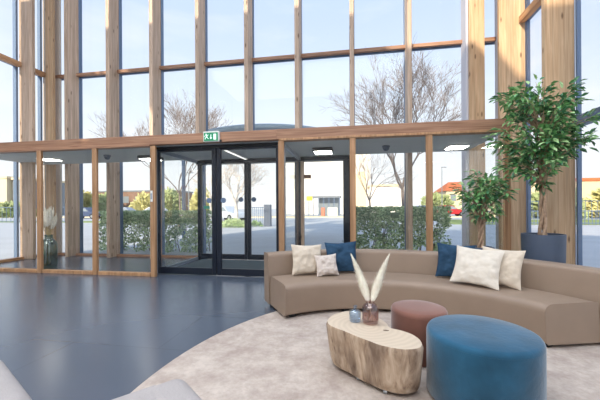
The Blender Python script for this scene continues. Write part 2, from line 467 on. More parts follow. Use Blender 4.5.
def window_bay_y(y0, y1, x, side):
    w = struct(root('window_%d' % wn_i[0], (x, (y0 + y1) / 2, 0))); wn_i[0] += 1
    fr = MB(); t = .05 if side < 0 else .035; a, b = (x - .01, x + .05) if side > 0 else (x - .08, x + .02)
    fr.box(a, b, y0, y0 + t, 0, ZT); fr.box(a, b, y1 - t, y1, 0, ZT)
    fr.box(a, b, y0 + t, y1 - t, 0, .05)
    zl = 2.6 if side > 0 else 2.6
    if side > 0 and y1 < 5.8: fr.box(a - .04, b, y0 + t, y1 - t, zl - .09, zl + .07)
    fr.box(a, b, y0 + t, y1 - t, ZM - .04, ZM + .04)
    obj('frame', fr, M['alu'], w)
    obj('pane', MB().box(x - .01, x + .012, y0 + t, y1 - t, .05, ZT), M['glass'], w)
    tx = (x - .14, x - .025) if side > 0 else (x + .025, x + .14)
    obj('transom', MB().box(tx[0], tx[1], y0 + .01, y1 - .01, ZM - .06, ZM + .06), M['beam_y'], w)
for a, b in ((7.16, 7.85), (5.72, 7.05), (4.22, 5.61), (2.7, 4.09), (1.2, 2.69), (-.3, 1.19), (-1.8, -.31), (-3.3, -1.81), (-4.8, -3.31), (-6.1, -4.81)):
    window_bay_y(a, b, XR, 1)
for a, b in ((7.07, 7.59), (5.33, 6.94), (3.6, 5.19), (1.9, 3.59), (.2, 1.89), (-1.5, .19), (-3.2, -1.51), (-6.1, -3.21)):
    window_bay_y(a, b, XL, -1)
# timber sills at the foot of the facade
struct(obj('trim_1', MB().box(XL + .1, -5.2, YF - .18, YF - .06, .0, .055), M['beam'], bevel=.004))
struct(obj('trim_2', MB().box(-5.07, -3.95, YF - .18, YF - .06, .0, .055), M['beam'], bevel=.004))
struct(obj('trim_3', MB().box(-.1, 2.4, YF - .18, YF - .06, .0, .055), M['beam'], bevel=.004))
struct(obj('trim_4', MB().box(XL + .03, XL + .17, 3.0, 6.94, .0, .06), M['beam_y'], bevel=.004))

# ------------------------------------------------------------------ vestibule
hb = root('header_beam', (-3.1, YV, ZH))
tag(hb, 'long brown timber header beam running across the top of the glass vestibule', 'beam')
obj('beam', MB().box(XL + .05, -1.35, YV, YV + .12, ZH, 2.68), M['beam'], hb, bevel=.005, bseg=1)
obj('beam', MB().box(-1.348, 2.42, YV - .012, YV + .12, ZH, 2.68), M['beam'], hb, bevel=.005, bseg=1)
obj('edge_strip', MB().box(XL + .05, -3.82, YV - .012, YV + .13, ZH - .028, ZH + .012), M['beam'], hb, bevel=.004, bseg=1)
obj('edge_strip', MB().box(-1.3, 2.42, YV - .024, YV + .13, ZH - .028, ZH + .012), M['post'], hb, bevel=.004, bseg=1)
struct(obj('ceiling_vestibule', MB().box(XL + .05, 2.41, YV + .125, YF - .44, 2.5, 2.66), M['vceil'], loc=(0, 0, 0)), 'low grey ceiling of the vestibule')
struct(obj('ceiling_vestibule_edge', MB().box(-3.8, -.1, YF - .44, YF - .06, 2.5, 2.66), M['vceil'], loc=(0, 0, 0)))
# posts of the front screen
posts = [-6.30, -5.02, -3.76, -1.27, -.025, 1.21]
trn = 5
for x in posts:
    hw = .05
    o = struct(obj('trim_%d' % trn, MB().box(x - hw, x + hw, YV - .01, YV + .05, 0, ZH - .02), M['post'], bevel=.005, bseg=1)); trn += 1
o = struct(obj('trim_%d' % trn, MB().box(2.33, 2.42, YV - .01, YV + .06, 0, ZH - .02), M['post'], bevel=.005, bseg=1)); trn += 1
rails = [(XL + .1, -6.36), (-6.24, -5.08), (-4.96, -3.82), (-1.21, -.085), (.035, 1.15), (1.27, 2.32)]
for a, b in rails:
    struct(obj('trim_%d' % trn, MB().box(a + .004, b - .004, YV - .005, YV + .1, 0, .065), M['post'], bevel=.004, bseg=1)); trn += 1
    w = struct(root('window_%d' % wn_i[0], ((a + b) / 2, YV + .05, .065))); wn_i[0] += 1
    obj('pane', MB().box(a + .004, b - .004, YV + .045, YV + .06, .065, ZH - .03), M['glass_in'], w)
# right end glass of the vestibule
w = struct(root('window_%d' % wn_i[0], (2.37, 6.5, 0))); wn_i[0] += 1
obj('pane', MB().box(2.365, 2.38, YV + .12, 7.42, .05, ZH - .02), M['glass_in'], w)
obj('frame', MB().box(2.34, 2.40, YV + .12, 7.42, 0, .05), M['post'], w)
# left part of the vestibule: window sill return is trim_4

def sliding_leaf(n, x0, x1, y, stl, str_, lab, z1=2.45):
    d = struct(root('door_%d' % n, ((x0 + x1) / 2, y, 0)), lab)
    f = MB(); t = .045
    f.box(x0, x0 + stl, y, y + t, .01, z1); f.box(x1 - str_, x1, y, y + t, .01, z1)
    f.box(x0 + stl, x1 - str_, y, y + t, .01, .14); f.box(x0 + stl, x1 - str_, y, y + t, z1 - .05, z1)
    obj('frame', f, M['alu_dark'], d, bevel=.004, bseg=1)
    obj('pane', MB().box(x0 + stl, x1 - str_, y + .015, y + .03, .14, z1 - .05), M['glass_in'], d)
    return d
def disc(mb, x, y, z, r, t, seg=20):
    n = len(mb.v)
    vs = [(x + r * math.cos(2 * PI * k / seg), y, z + r * math.sin(2 * PI * k / seg)) for k in range(seg)] + \
         [(x + r * math.cos(2 * PI * k / seg), y + t, z + r * math.sin(2 * PI * k / seg)) for k in range(seg)]
    mb.add(vs, [tuple(range(seg)), tuple(reversed(range(seg, 2 * seg)))] + [(k, seg + k, seg + (k + 1) % seg, (k + 1) % seg) for k in range(seg)])
    return mb
YD = 5.76
dl = sliding_leaf(1, -3.84, -2.605, YD, .05, .09, 'left leaf of the dark framed sliding entrance door')
dr = sliding_leaf(2, -2.595, -1.38, YD, .09, .05, 'right leaf of the dark framed sliding entrance door')
obj('handle', disc(MB(), -2.745, YD - .02, 1.44, .05, .018), M['alu'], dl)
obj('handle', disc(MB(), -2.455, YD - .02, 1.44, .05, .018), M['alu'], dr)
obj('sticker', MB().box(-2.86, -2.74, YD + .008, YD + .012, 1.28, 1.34), plain('green_sticker', srgb(60, 130, 110), .5), dl)
obj('door_track', MB().box(-3.86, -1.36, YD - .03, YD + .13, 2.455, 2.5), M['black'], dl)
de = sliding_leaf(3, -3.845, -2.62, 7.58, .015, .07, 'left leaf of the outer sliding door')
df = sliding_leaf(4, -2.61, -1.37, 7.58, .09, .05, 'right leaf of the outer sliding door')
obj('handle', disc(MB(), -2.77, 7.56, 1.5, .06, .018), M['alu'], de)
obj('handle', disc(MB(), -2.44, 7.56, 1.5, .06, .018), M['alu'], df)
dfx = struct(root('door_5', (-.7, 7.6, 0)), 'fixed dark framed glass panel right of the outer sliding door')
f = MB(); f.box(-.256, -.128, 7.56, 7.66, 0, 2.4); f.box(-1.21, -.256, 7.58, 7.64, 0, .14); f.box(-.128, -.1, 7.58, 7.64, 0, 2.4)
obj('frame', f, M['alu_dark'], dfx); obj('pane', MB().box(-1.21, -.256, 7.6, 7.615, .14, 2.4), M['glass_in'], dfx)
struct(obj('trim_%d' % trn, MB().box(-1.36, -1.27, 7.56, 7.7, 0, 2.4), M['alu_dark'])); trn += 1
struct(obj('trim_%d' % trn, MB().box(-1.268, -1.20, 7.55, 7.7, 0, 2.4), M['fin'])); trn += 1
struct(obj('trim_%d' % trn, MB().box(-3.92, -3.85, 7.56, 7.7, 0, 2.4), M['alu_dark'])); trn += 1
struct(obj('trim_%d' % trn, MB().box(-3.93, -.1, 7.5, 7.72, 2.4, 2.5), M['alu_dark'])); trn += 1
# glass sides of the airlock with pale top rails
for x, lab in ((-3.93, 'left'), (-1.30, 'right')):
    w = struct(root('window_%d' % wn_i[0], (x, 6.6, 0))); wn_i[0] += 1
    obj('pane', MB().box(x, x + .014, 5.86, 7.54, .06, 2.42), M['glass_in'], w)
    obj('frame', MB().box(x - .02, x + .035, 5.86, 7.54, 0, .06).box(x - .02, x + .035, 5.86, 7.54, 2.42, 2.5).box(x - .02, x + .035, 5.82, 5.86, 0, 2.5), M['alu_light'], w)
lt = root('linear_light', (-2.6, 6.5, 2.46))
tag(lt, 'slim white light rail on the vestibule ceiling behind the sliding doors', 'light')
obj('rail', MB().box(-2.63, -2.55, 5.95, 7.45, 2.47, 2.5), M['white'], lt)
obj('diffuser', MB().box(-2.62, -2.56, 5.97, 7.43, 2.465, 2.47), emis('rail_glow', (1, .98, .92, 1), .9), lt)
mt = obj('entrance_mat', MB().box(-3.78, -1.42, 5.95, 7.5, 0, .012), M['mat'])
tag(mt, 'charcoal entrance mat on the floor between the two sliding doors', 'mat')

# ceiling fixtures of the vestibule
glow = emis('warm_lamp_glow', (1, .96, .88, 1), 14)
for x, y, lab in ((-.63, 6.6, 'square ceiling lamp with dark housing right of the sliding doors'),
                  (2.02, 6.85, 'square ceiling lamp near the right end of the vestibule'),
                  (-7.25, 6.6, 'square ceiling lamp above the vase of dried grass'),
                  (-4.66, 6.75, 'square ceiling lamp with dark housing just left of the sliding doors')):
    t = root('ceiling_light', (x, y, 2.42)); tag(t, lab, 'light', 'vestibule ceiling lamps')
    h = .07 if ('dark' in lab) else .02
    obj('housing', MB().box(x - .2, x + .2, y - .2, y + .2, 2.5 - h, 2.5), M['black'] if 'dark' in lab else M['white'], t, bevel=.005)
    obj('diffuser', MB().box(x - .17, x + .17, y - .17, y + .17, 2.488 - h, 2.5 - h), glow, t)
for x, y, lab in ((-5.5, 6.4, 'small dark dome camera on the ceiling left of the sliding doors'),
                  (.62, 6.5, 'small dark dome camera on the ceiling above the right hedge')):
    t = obj('dome_camera', MB().lathe((x, y, 2.4), [(.01, 0), (.04, .01), (.06, .04), (.065, .07), (.075, .075), (.075, .1)], 20), M['pot'], smooth=True)
    tag(t, lab, 'camera', 'dome cameras under the vestibule ceiling')
sw = root('light_switch', (-3.77, YV - .02, 1.42)); tag(sw, 'white switch plate on the timber post left of the doors', 'switch')
obj('plate', MB().box(-3.80, -3.755, YV - .022, YV - .011, 1.42, 1.63), M['white'], sw, bevel=.003)
obj('button', MB().box(-3.79, -3.765, YV - .028, YV - .0225, 1.47, 1.58), M['alu_light'], sw)

# exit sign
green = emis('exit_green', srgb(10, 128, 86), .25)
wht = emis('exit_white', (.8, .95, .88, 1), .4)
ex = root('exit_sign', (-2.545, YV - .06, 2.5)); tag(ex, 'green and white emergency exit sign with running figure on the header beam', 'sign')
X0, X1, Z0, Z1, yy = -2.70, -2.405, 2.50, 2.685, YV - .07
obj('case', MB().box(X0, X1, yy, YV - .001, Z0, Z1), M['white'], ex, bevel=.004)
obj('face', MB().box(X0 + .012, X1 - .012, yy - .004, yy, Z0 + .010, Z1 - .024), green, ex)
pic = MB(); y1 = yy - .0075; y0 = yy - .0045
def plate(mb, pts):
    n = len(pts); vs = [(x, y1, z) for x, z in pts] + [(x, y0, z) for x, z in pts]
    mb.add(vs, [tuple(range(n)), tuple(reversed(range(n, 2 * n)))] + [(i, n + i, n + (i + 1) % n, (i + 1) % n) for i in range(n)])
def limb(mb, a, b, w):
    a = Vector(a); b = Vector(b); d = (b - a).normalized(); q = Vector((-d.y, d.x)) * w / 2
    plate(mb, [tuple(a - q), tuple(b - q), tuple(b + q), tuple(a + q)])
fx, fz = X0 + .062, Z0 + .08
disc(pic, fx - .004, y1, fz + .052, .011, .003, 12)
limb(pic, (fx, fz + .037), (fx + .012, fz - .002), .02)
limb(pic, (fx + .002, fz + .034), (fx - .028, fz + .022), .008)
limb(pic, (fx - .028, fz + .022), (fx - .036, fz + .004), .008)
limb(pic, (fx + .004, fz + .034), (fx + .03, fz + .03), .008)
limb(pic, (fx + .03, fz + .03), (fx + .038, fz + .046), .008)
limb(pic, (fx + .01, fz), (fx - .018, fz - .012), .01)
limb(pic, (fx - .018, fz - .012), (fx - .024, fz - .042), .01)
limb(pic, (fx + .014, fz), (fx + .03, fz - .024), .01)
limb(pic, (fx + .03, fz - .024), (fx + .05, fz - .03), .01)
obj('running_figure', pic, wht, ex)
ar = MB(); ax = X0 + .15
limb(ar, (ax, fz + .045), (ax, fz - .012), .012)
plate(ar, [(ax - .024, fz - .01), (ax, fz - .042), (ax + .024, fz - .01)])
obj('arrow', ar, wht, ex)
dd = MB(); limb(dd, (X0 + .225, Z0 + .03), (X0 + .225, Z0 + .135), .05)
obj('door_symbol', dd, wht, ex)
obj('sign_shadow', MB().box(X1 - .01, X1 + .03, YV - .03, YV - .001, Z0 - .005, Z0 + .035), M['black'], ex)  # black block standing in for the shadow below right of the sign

# ------------------------------------------------------------------ vase with dried grass in the vestibule
rnd = random.Random(5)
vx, vy = -6.6, 5.98
gl_dark = glass('green_tinted_glass', (.5, .62, .57, 1), .16, .7, .05)
vs_ = root('floor_vase', (vx, vy, 0)); tag(vs_, 'tall green tinted glass bottle vase standing on the vestibule floor', 'vase')
obj('glass_body', MB().lathe((vx, vy, 0.001), [(.13, 0), (.15, .02), (.155, .1), (.155, .5), (.14, .57), (.09, .63), (.075, .66), (.075, .71), (.085, .73), (.07, .73), (.065, .67), (.08, .62), (.13, .56), (.145, .5), (.145, .1), (.14, .03), (.01, .02)], 36), gl_dark, vs_, smooth=True)
dg = root('dried_grass', (vx, vy, .1)); tag(dg, 'bleached dried grass bundle standing in the green glass floor vase', 'dried plant')
sm = MB(); pl = MB()
for i in range(34):
    a = rnd.uniform(0, 2 * PI); sp = rnd.uniform(.02, .2); h = rnd.uniform(1.05, 1.36)
    p0 = Vector((vx + .03 * math.cos(a + 2), vy + .03 * math.sin(a + 2), .1)); p1 = Vector((vx + .03 * math.cos(a), vy + .03 * math.sin(a), .72)); p2 = Vector((vx + sp * math.cos(a), vy + sp * math.sin(a), h))
    sm.tube([p0, p1, p1.lerp(p2, .6)], .0035, 4)
    q = p1.lerp(p2, .35)
    pl.tube([q, q.lerp(p2, .3), q.lerp(p2, .7), p2], [.006, .026, .024, .003], 6)
    for k in range(30):
        t = rnd.uniform(.05, 1); b = q.lerp(p2, t); d = Vector((rnd.uniform(-1, 1), rnd.uniform(-1, 1), rnd.uniform(.6, 1.6))).normalized() * rnd.uniform(.02, .045)
        s_ = Vector((rnd.uniform(-1, 1), rnd.uniform(-1, 1), 0)).normalized() * .003
        pl.add([b - s_, b + s_, b + d], [(0, 1, 2)])
obj('stems', sm, M['stem'], dg); obj('plumes', pl, M['grass_dry'], dg)

# ------------------------------------------------------------------ rug
rp = [( .87 + 2.42 * math.cos(2 * PI * k / 128), 2.1 + 2.71 * math.sin(2 * PI * k / 128)) for k in range(128)]
rg = obj('rug', MB().prism(rp, 0, .014), M['rug'], loc=(0, 0, 0), bevel=.005, bseg=2)
tag(rg, 'large round greige mottled rug under the sofa and poufs', 'rug')
RZ = .014

# ------------------------------------------------------------------ curved sofa
SC = Vector((.30, 2.35)); A0, A1 = R(31.3), R(131.6)
def arc_solid(prof, a0, a1, n=48):
    mb = MB(); m = len(prof); vs = []
    for i in range(n + 1):
        for r, z in prof:
            q0 = a0 - R(7.4) * (r - 1.64) ; q1 = a1 - R(3.7) * (r - 1.64)
            t = q0 + (q1 - q0) * i / n
            vs.append((SC.x + r * math.cos(t), SC.y + r * math.sin(t), z))
    fs = []
    for i in range(n):
        for k in range(m):
            k2 = (k + 1) % m
            fs.append((i * m + k, i * m + k2, (i + 1) * m + k2, (i + 1) * m + k))
    fs.append(tuple(range(m))); fs.append(tuple(reversed([n * m + k for k in range(m)])))
    mb.add(vs, [tuple(reversed(f)) for f in fs]); return mb
def rounded(pts, rad, seg=5):
    out = []
    n = len(pts)
    for i in range(n):
        p = Vector(pts[i]); a = Vector(pts[i - 1]); b = Vector(pts[(i + 1) % n]); r = rad[i]
        if r <= 0: out.append(tuple(p)); continue
        u = (a - p).normalized(); v = (b - p).normalized()
        ang = u.angle(v); d = r / math.tan(ang / 2)
        s_ = p + u * d; e_ = p + v * d
        for k in range(seg + 1):
            t = k / seg
            out.append(tuple((1 - t) ** 2 * s_ + 2 * t * (1 - t) * p + t * t * e_))
    return out
sf = root('curved_sofa', (SC.x, SC.y + 1.9, 0)); tag(sf, 'long curved taupe sofa with low back standing on the round rug', 'sofa')
sp = rounded([(1.64, .055), (2.155, .055), (2.13, .415), (1.62, .405)], [.02, .01, .012, .075])
obj('seat', arc_solid(sp, A0, A1), M['taupe'], sf, bevel=.035, bseg=4, angle=50)
bp = rounded([(2.16, .055), (2.38, .055), (2.40, .695), (2.205, .695)], [.01, .02, .035, .05])
obj('backrest', arc_solid(bp, A0 - R(.6), A1 + R(.4)), M['taupe'], sf, bevel=.025, bseg=4, angle=50)
for a in (A0 + R(2), A0 + R(27), A0 + R(50), A0 + R(73), A1 - R(4.5)):
    for r in (1.72, 2.28):
        x = SC.x + r * math.cos(a); y = SC.y + r * math.sin(a)
        obj('leg', MB().box(x - .04, x + .04, y - .04, y + .04, RZ if ((x - .85) / 2.4) ** 2 + ((y - 2.1) / 2.62) ** 2 < 1 else 0, .058, rz=a), M['black'], sf)

# ------------------------------------------------------------------ cushions
def cushion(name, lab, mat, ang, rb, w, h, tilt, yaw=0, lean=0, th=.075, z=.412, seed=1, group=None):
    N = 30; rn = random.Random(seed); ph = [rn.uniform(0, 9) for _ in range(6)]
    a = R(ang); cx, cy = SC.x + rb * math.cos(a), SC.y + rb * math.sin(a)
    vs = {}; verts = []; faces = []
    def pt(i, j, side):
        u = -1 + 2 * i / N; v = -1 + 2 * j / N
        pin = 1 - .10 * (1 - abs(v) ** 2) * abs(u) ** 2
        pin2 = 1 - .10 * (1 - abs(u) ** 2) * abs(v) ** 2
        x = u * w / 2 * pin; zz = v * h / 2 * pin2
        e_ = (max(0, 1 - abs(u) ** 2.6) * max(0, 1 - abs(v) ** 2.6)) ** .55
        wr = .016 * noise.noise(Vector((u * 1.7 + ph[0], v * 1.7 + ph[1], side))) + .011 * noise.noise(Vector((u * 3.6 + ph[2], v * 3.6 + ph[3], side))) - .010 * abs(noise.noise(Vector((u * 5 + v * 3 + ph[4], v * 4 - u * 2 + ph[5], side)))) 
        y = side * (th * e_ + wr * min(1, e_ * 2.5))
        return Vector((x, y, zz))
    for side in (-1, 1):
        for j in range(N + 1):
            for i in range(N + 1):
                edge = i in (0, N) or j in (0, N)
                key = (i, j, 0 if edge else side)
                if key not in vs:
                    vs[key] = len(verts); verts.append(pt(i, j, side) if not edge else pt(i, j, 1))
        for j in range(N):
            for i in range(N):
                q = []
                for (ii, jj) in ((i, j), (i + 1, j), (i + 1, j + 1), (i, j + 1)):
                    e2 = ii in (0, N) or jj in (0, N)
                    q.append(vs[(ii, jj, 0 if e2 else side)])
                faces.append(tuple(q) if side < 0 else tuple(reversed(q)))
    # local +Y points away from the sofa's centre, so the cushion leans back on the backrest
    Rt = Matrix.Rotation(a - PI / 2 + R(yaw), 3, 'Z') @ Matrix.Rotation(-R(tilt), 3, 'X') @ Matrix.Rotation(R(lean), 3, 'Y')
    pv = [Rt @ p for p in verts]
    zmin = min(p.z for p in pv)
    pv = [p + Vector((cx, cy, z - zmin)) for p in pv]
    o = obj(name, type('m', (), {'v': [tuple(p) for p in pv], 'f': faces, 'm': [0] * len(faces)})(), mat, smooth=True)
    tag(o, lab, 'cushion', group); return o
cushion('cushion', 'cream crinkled cushion at the left end of the sofa', M['cream'], 116.8, 2.04, .43, .40, 13, 0, 2, seed=1, th=.06)
cushion('cushion', 'small beige cushion leaning in front of the left blue cushion', M['beige'], 110.2, 1.915, .30, .28, 20, 0, -3, seed=2, th=.045)
cushion('cushion', 'deep blue cushion beside the cream one on the left half of the sofa', M['navy'], 103.4, 2.05, .44, .42, 12, 0, -2, seed=3, th=.06)
cushion('cushion', 'deep blue cushion partly behind the off-white one on the right half of the sofa', M['navy'], 63.6, 2.045, .43, .43, 12, 6, 2, seed=4, th=.06)
cushion('cushion', 'big off-white cushion in front of the right blue cushion', M['offwhite'], 55.6, 1.86, .50, .45, 27, 2, 3, seed=5, th=.06)
cushion('cushion', 'cream cushion rightmost on the sofa, below the big planter', M['cream'], 49.6, 2.0, .43, .43, 17, 2, 2, seed=6, th=.06)

# ------------------------------------------------------------------ poufs
def pouf(c, r, h, mat, lab):
    t = root('pouf', (c[0], c[1], RZ)); tag(t, lab, 'pouf')
    prof = [(r - .02, .0), (r, .02), (r, h - .036)]
    obj('body', MB().lathe((c[0], c[1], RZ), prof, 64), mat, t, smooth=True)
    top = [(r, h - .0355), (r, h - .033), (r - .004, h - .018), (r - .012, h - .006), (r - .026, h), (r * .5, h + .004), (.01, h + .005)]
    obj('top_panel', MB().lathe((c[0], c[1], RZ), top, 64), mat, t, smooth=True)
pouf((.84, 2.33), .347, .45, M['blue_velvet'], 'large round petrol blue velvet pouf in the foreground')
pouf((.543, 2.905), .232, .42, M['pink_velvet'], 'dusty rose round pouf behind the blue one and the log table')

# ------------------------------------------------------------------ log table
def stump_mats():
    m, n, b = base('pale_bare_log_side'); L = n.links.new
    tc = n.nodes.new('ShaderNodeTexCoord')
    mp = n.nodes.new('ShaderNodeMapping'); mp.inputs['Scale'].default_value = (15, 15, 1.5); L(tc.outputs['Object'], mp.inputs[0])
    t = n.nodes.new('ShaderNodeTexNoise'); t.inputs['Scale'].default_value = 1; t.inputs['Detail'].default_value = 8; t.inputs['Roughness'].default_value = .65
    t.inputs['Distortion'].default_value = 1.2; L(mp.outputs[0], t.inputs[0])
    r = n.nodes.new('ShaderNodeValToRGB')
    r.color_ramp.elements[0].position = .3; r.color_ramp.elements[0].color = srgb(112, 88, 72)
    r.color_ramp.elements[1].position = .7; r.color_ramp.elements[1].color = srgb(208, 188, 166)
    q = r.color_ramp.elements.new(.45); q.color = srgb(176, 152, 128)
    L(t.outputs[0], r.inputs[0])
    mp2 = n.nodes.new('ShaderNodeMapping'); mp2.inputs['Scale'].default_value = (5, 5, 1.1); mp2.inputs['Location'].default_value = (1.45, .2, .7); L(tc.outputs['Object'], mp2.inputs[0])
    t2 = n.nodes.new('ShaderNodeTexNoise'); t2.inputs['Scale'].default_value = 1; t2.inputs['Detail'].default_value = 5; L(mp2.outputs[0], t2.inputs[0])
    r2 = n.nodes.new('ShaderNodeValToRGB'); r2.color_ramp.elements[0].position = .5; r2.color_ramp.elements[0].color = (1, 1, 1, 1)
    r2.color_ramp.elements[1].position = .62; r2.color_ramp.elements[1].color = (.42, .38, .37, 1); L(t2.outputs[0], r2.inputs[0])
    mu = n.nodes.new('ShaderNodeVectorMath'); mu.operation = 'MULTIPLY'; L(r.outputs[0], mu.inputs[0]); L(r2.outputs[0], mu.inputs[1])
    L(mu.outputs[0], b.inputs['Base Color']); b.inputs['Roughness'].default_value = .8
    bn = n.nodes.new('ShaderNodeBump'); bn.inputs['Strength'].default_value = .6; bn.inputs['Distance'].default_value = .02
    L(t.outputs[0], bn.inputs['Height']); L(bn.outputs[0], b.inputs['Normal'])
    m2, n, b = base('sawn_log_top'); L = n.links.new
    tc = n.nodes.new('ShaderNodeTexCoord')
    wv = n.nodes.new('ShaderNodeTexWave'); wv.wave_type = 'RINGS'; wv.rings_direction = 'Z'
    wv.inputs['Scale'].default_value = 7; wv.inputs['Distortion'].default_value = 3.5; wv.inputs['Detail'].default_value = 3
    L(tc.outputs['Object'], wv.inputs[0])
    r = n.nodes.new('ShaderNodeValToRGB'); r.color_ramp.elements[0].color = srgb(192, 174, 152); r.color_ramp.elements[1].color = srgb(200, 182, 160)
    L(wv.outputs[0], r.inputs[0]); L(r.outputs[0], b.inputs['Base Color']); b.inputs['Roughness'].default_value = .6
    return m, m2
T = [(-0.224, 2.636), (-0.171, 2.77), (-0.044, 2.864), (0.085, 2.83), (0.18, 2.73), (0.246, 2.6), (0.268, 2.50), (0.345, 2.455), (0.419, 2.38), (0.452, 2.28), (0.438, 2.19), (0.376, 2.136), (0.283, 2.125), (0.178, 2.160), (0.09, 2.225), (0.01, 2.29), (-0.074, 2.37), (-0.17, 2.442), (-0.218, 2.523)]
def catmull(pts, k):
    n = len(pts); out = []
    for i in range(n):
        p0, p1, p2, p3 = [Vector(pts[(i + j) % n]) for j in (-1, 0, 1, 2)]
        for s in range(k):
            t = s / k
            out.append(.5 * ((2 * p1) + (p2 - p0) * t + (2 * p0 - 5 * p1 + 4 * p2 - p3) * t * t + (3 * p1 - p0 - 3 * p2 + p3) * t ** 3))
    return out
TO = catmull(T, 6); TC = Vector((.1, 2.5))
ms, mtop = stump_mats()
lg = root('log_table', (TC.x, TC.y, RZ)); tag(lg, 'pale log coffee table with two-lobed top on small castors', 'coffee table')
mb = MB(); lev = 14; n = len(TO); vs = []
zb, zt = .05, .385
for l in range(lev + 1):
    t = l / lev; z = zb + (zt - zb) * t
    sc_l = .93 + .07 * t; edge = 1 - .035 * max(0, (t - .93) / .07) - (.03 * max(0, (.12 - t) / .12))
    for k, p in enumerate(TO):
        d = p - TC; shift = Vector((.01, .06)) * (1 - t)
        nz = noise.noise(Vector((d.x * 9, d.y * 9, z * 2.2))) * .012 * (1 - t * .5)
        q = TC + d * (sc_l * edge) + d.normalized() * nz + shift
        vs.append((q.x, q.y, z))
fs = [(l * n + k, l * n + (k + 1) % n, (l + 1) * n + (k + 1) % n, (l + 1) * n + k) for l in range(lev) for k in range(n)]
fs = [tuple(reversed(f)) for f in fs]
mb.add(vs, fs, 0)
mb.add([vs[k] for k in range(n)], [tuple(range(n))], 0)
mb.add([vs[lev * n + k] for k in range(n)], [tuple(reversed(range(n)))], 1)
lo = obj('trunk_body', mb, [ms, mtop], lg)
for p in lo.data.polygons: p.use_smooth = p.material_index == 0 and len(p.vertices) == 4
kn = MB().lathe((.225, 2.44, zt), [(.02, .0), (.022, .002), (.01, .003)], 12, sy=.45)
obj('knot', kn, plain('dark_knot', srgb(92, 72, 58), .8), lg)
for cx, cy in ((.02, 2.42), (.2, 2.27), (.36, 2.42), (.1, 2.76), (-.08, 2.66)):
    cst = obj('castor', MB().tube([(cx - .012, cy, RZ + .016), (cx + .012, cy, RZ + .016)], .0158, 14).box(cx - .015, cx + .015, cy - .012, cy + .02, RZ + .03, .06), M['metal'], lg)

# ------------------------------------------------------------------ small bottles and pampas
def bottle(name, c, prof, mat, lab):
    o = obj(name, MB().lathe((c[0], c[1], zt + .001), [(q_ * .9, z_) for q_, z_ in prof], 32), mat, smooth=True); tag(o, lab, 'vase'); return o
g_blue = glass('pale_blue_glass', (.80, .87, .95, 1), .10, .8, .03)
g_mauve = glass('smoky_mauve_glass', (.82, .72, .70, 1), .10, .8, .03)
bottle('glass_bottle', (.0, 2.595), [(.03, 0), (.048, .004), (.052, .02), (.052, .075), (.04, .092), (.014, .098), (.013, .112), (.020, .116), (.020, .128), (.011, .128), (.009, .1), (.035, .086), (.046, .072), (.046, .02), (.01, .012)], g_blue, 'small squat pale blue glass bottle on the log table')
bottle('glass_vase', (.118, 2.575), [(.045, 0), (.066, .006), (.071, .03), (.071, .12), (.055, .148), (.034, .158), (.033, .172), (.039, .18), (.034, .181), (.028, .172), (.03, .155), (.052, .142), (.065, .118), (.065, .03), (.01, .012)], g_mauve, 'smoky mauve glass vase holding two pampas stems on the log table')
def plume(name, base_p, top_p, bend, lab, seed, start=.28):
    rn = random.Random(seed)
    t_ = root(name, base_p); tag(t_, lab, 'dried plant', 'pampas stems in the mauve vase')
    b = Vector(base_p); tp = Vector(top_p); mid = (b + tp) / 2 + Vector(bend)
    cv = lambda t: (1 - t) ** 2 * b + 2 * t * (1 - t) * mid + t * t * tp
    obj('stem', MB().tube([cv(i / 8 * .9) for i in range(9)], .0028, 6), M['stem'], t_)
    mb = MB(); K = 14
    pts = [cv(start + (1 - start) * i / K) for i in range(K + 1)]
    mb.tube(pts, [max(.003, .028 * math.sin(PI * min(1, (i / K) ** .6 * .96 + .02)) ) for i in range(K + 1)], 8)
    for i in range(1500):
        u = rn.uniform(0.0, 1); p = cv(start + (1 - start) * u)
        ax = (cv(min(1, start + (1 - start) * u + .03)) - cv(start + (1 - start) * u - .03)).normalized()
        wd = .046 * math.sin(PI * (u ** .6 * .94 + .03))
        o_ = Vector((rn.gauss(0, 1), rn.gauss(0, 1), rn.gauss(0, 1))); o_ = (o_ - ax * o_.dot(ax)).normalized()
        ln = rn.uniform(.03, .055)
        e_ = p + o_ * wd * rn.uniform(.7, 1.15) + ax * ln
        s_ = ax.cross(o_) * .0022
        st = p + o_ * wd * .4
        mb.add([st - s_, st + s_, e_], [(0, 1, 2)])
    obj('plume', mb, M['pampas'], t_)
plume('pampas_grass', (.135, 2.575, .405), (-.015, 2.62, .885), (.03, 0, 0), 'pampas plume leaning left out of the mauve vase', 3)
plume('pampas_grass', (.10, 2.575, .405), (.255, 2.60, .895), (-.03, 0, 0), 'pampas plume leaning right out of the mauve vase', 4)

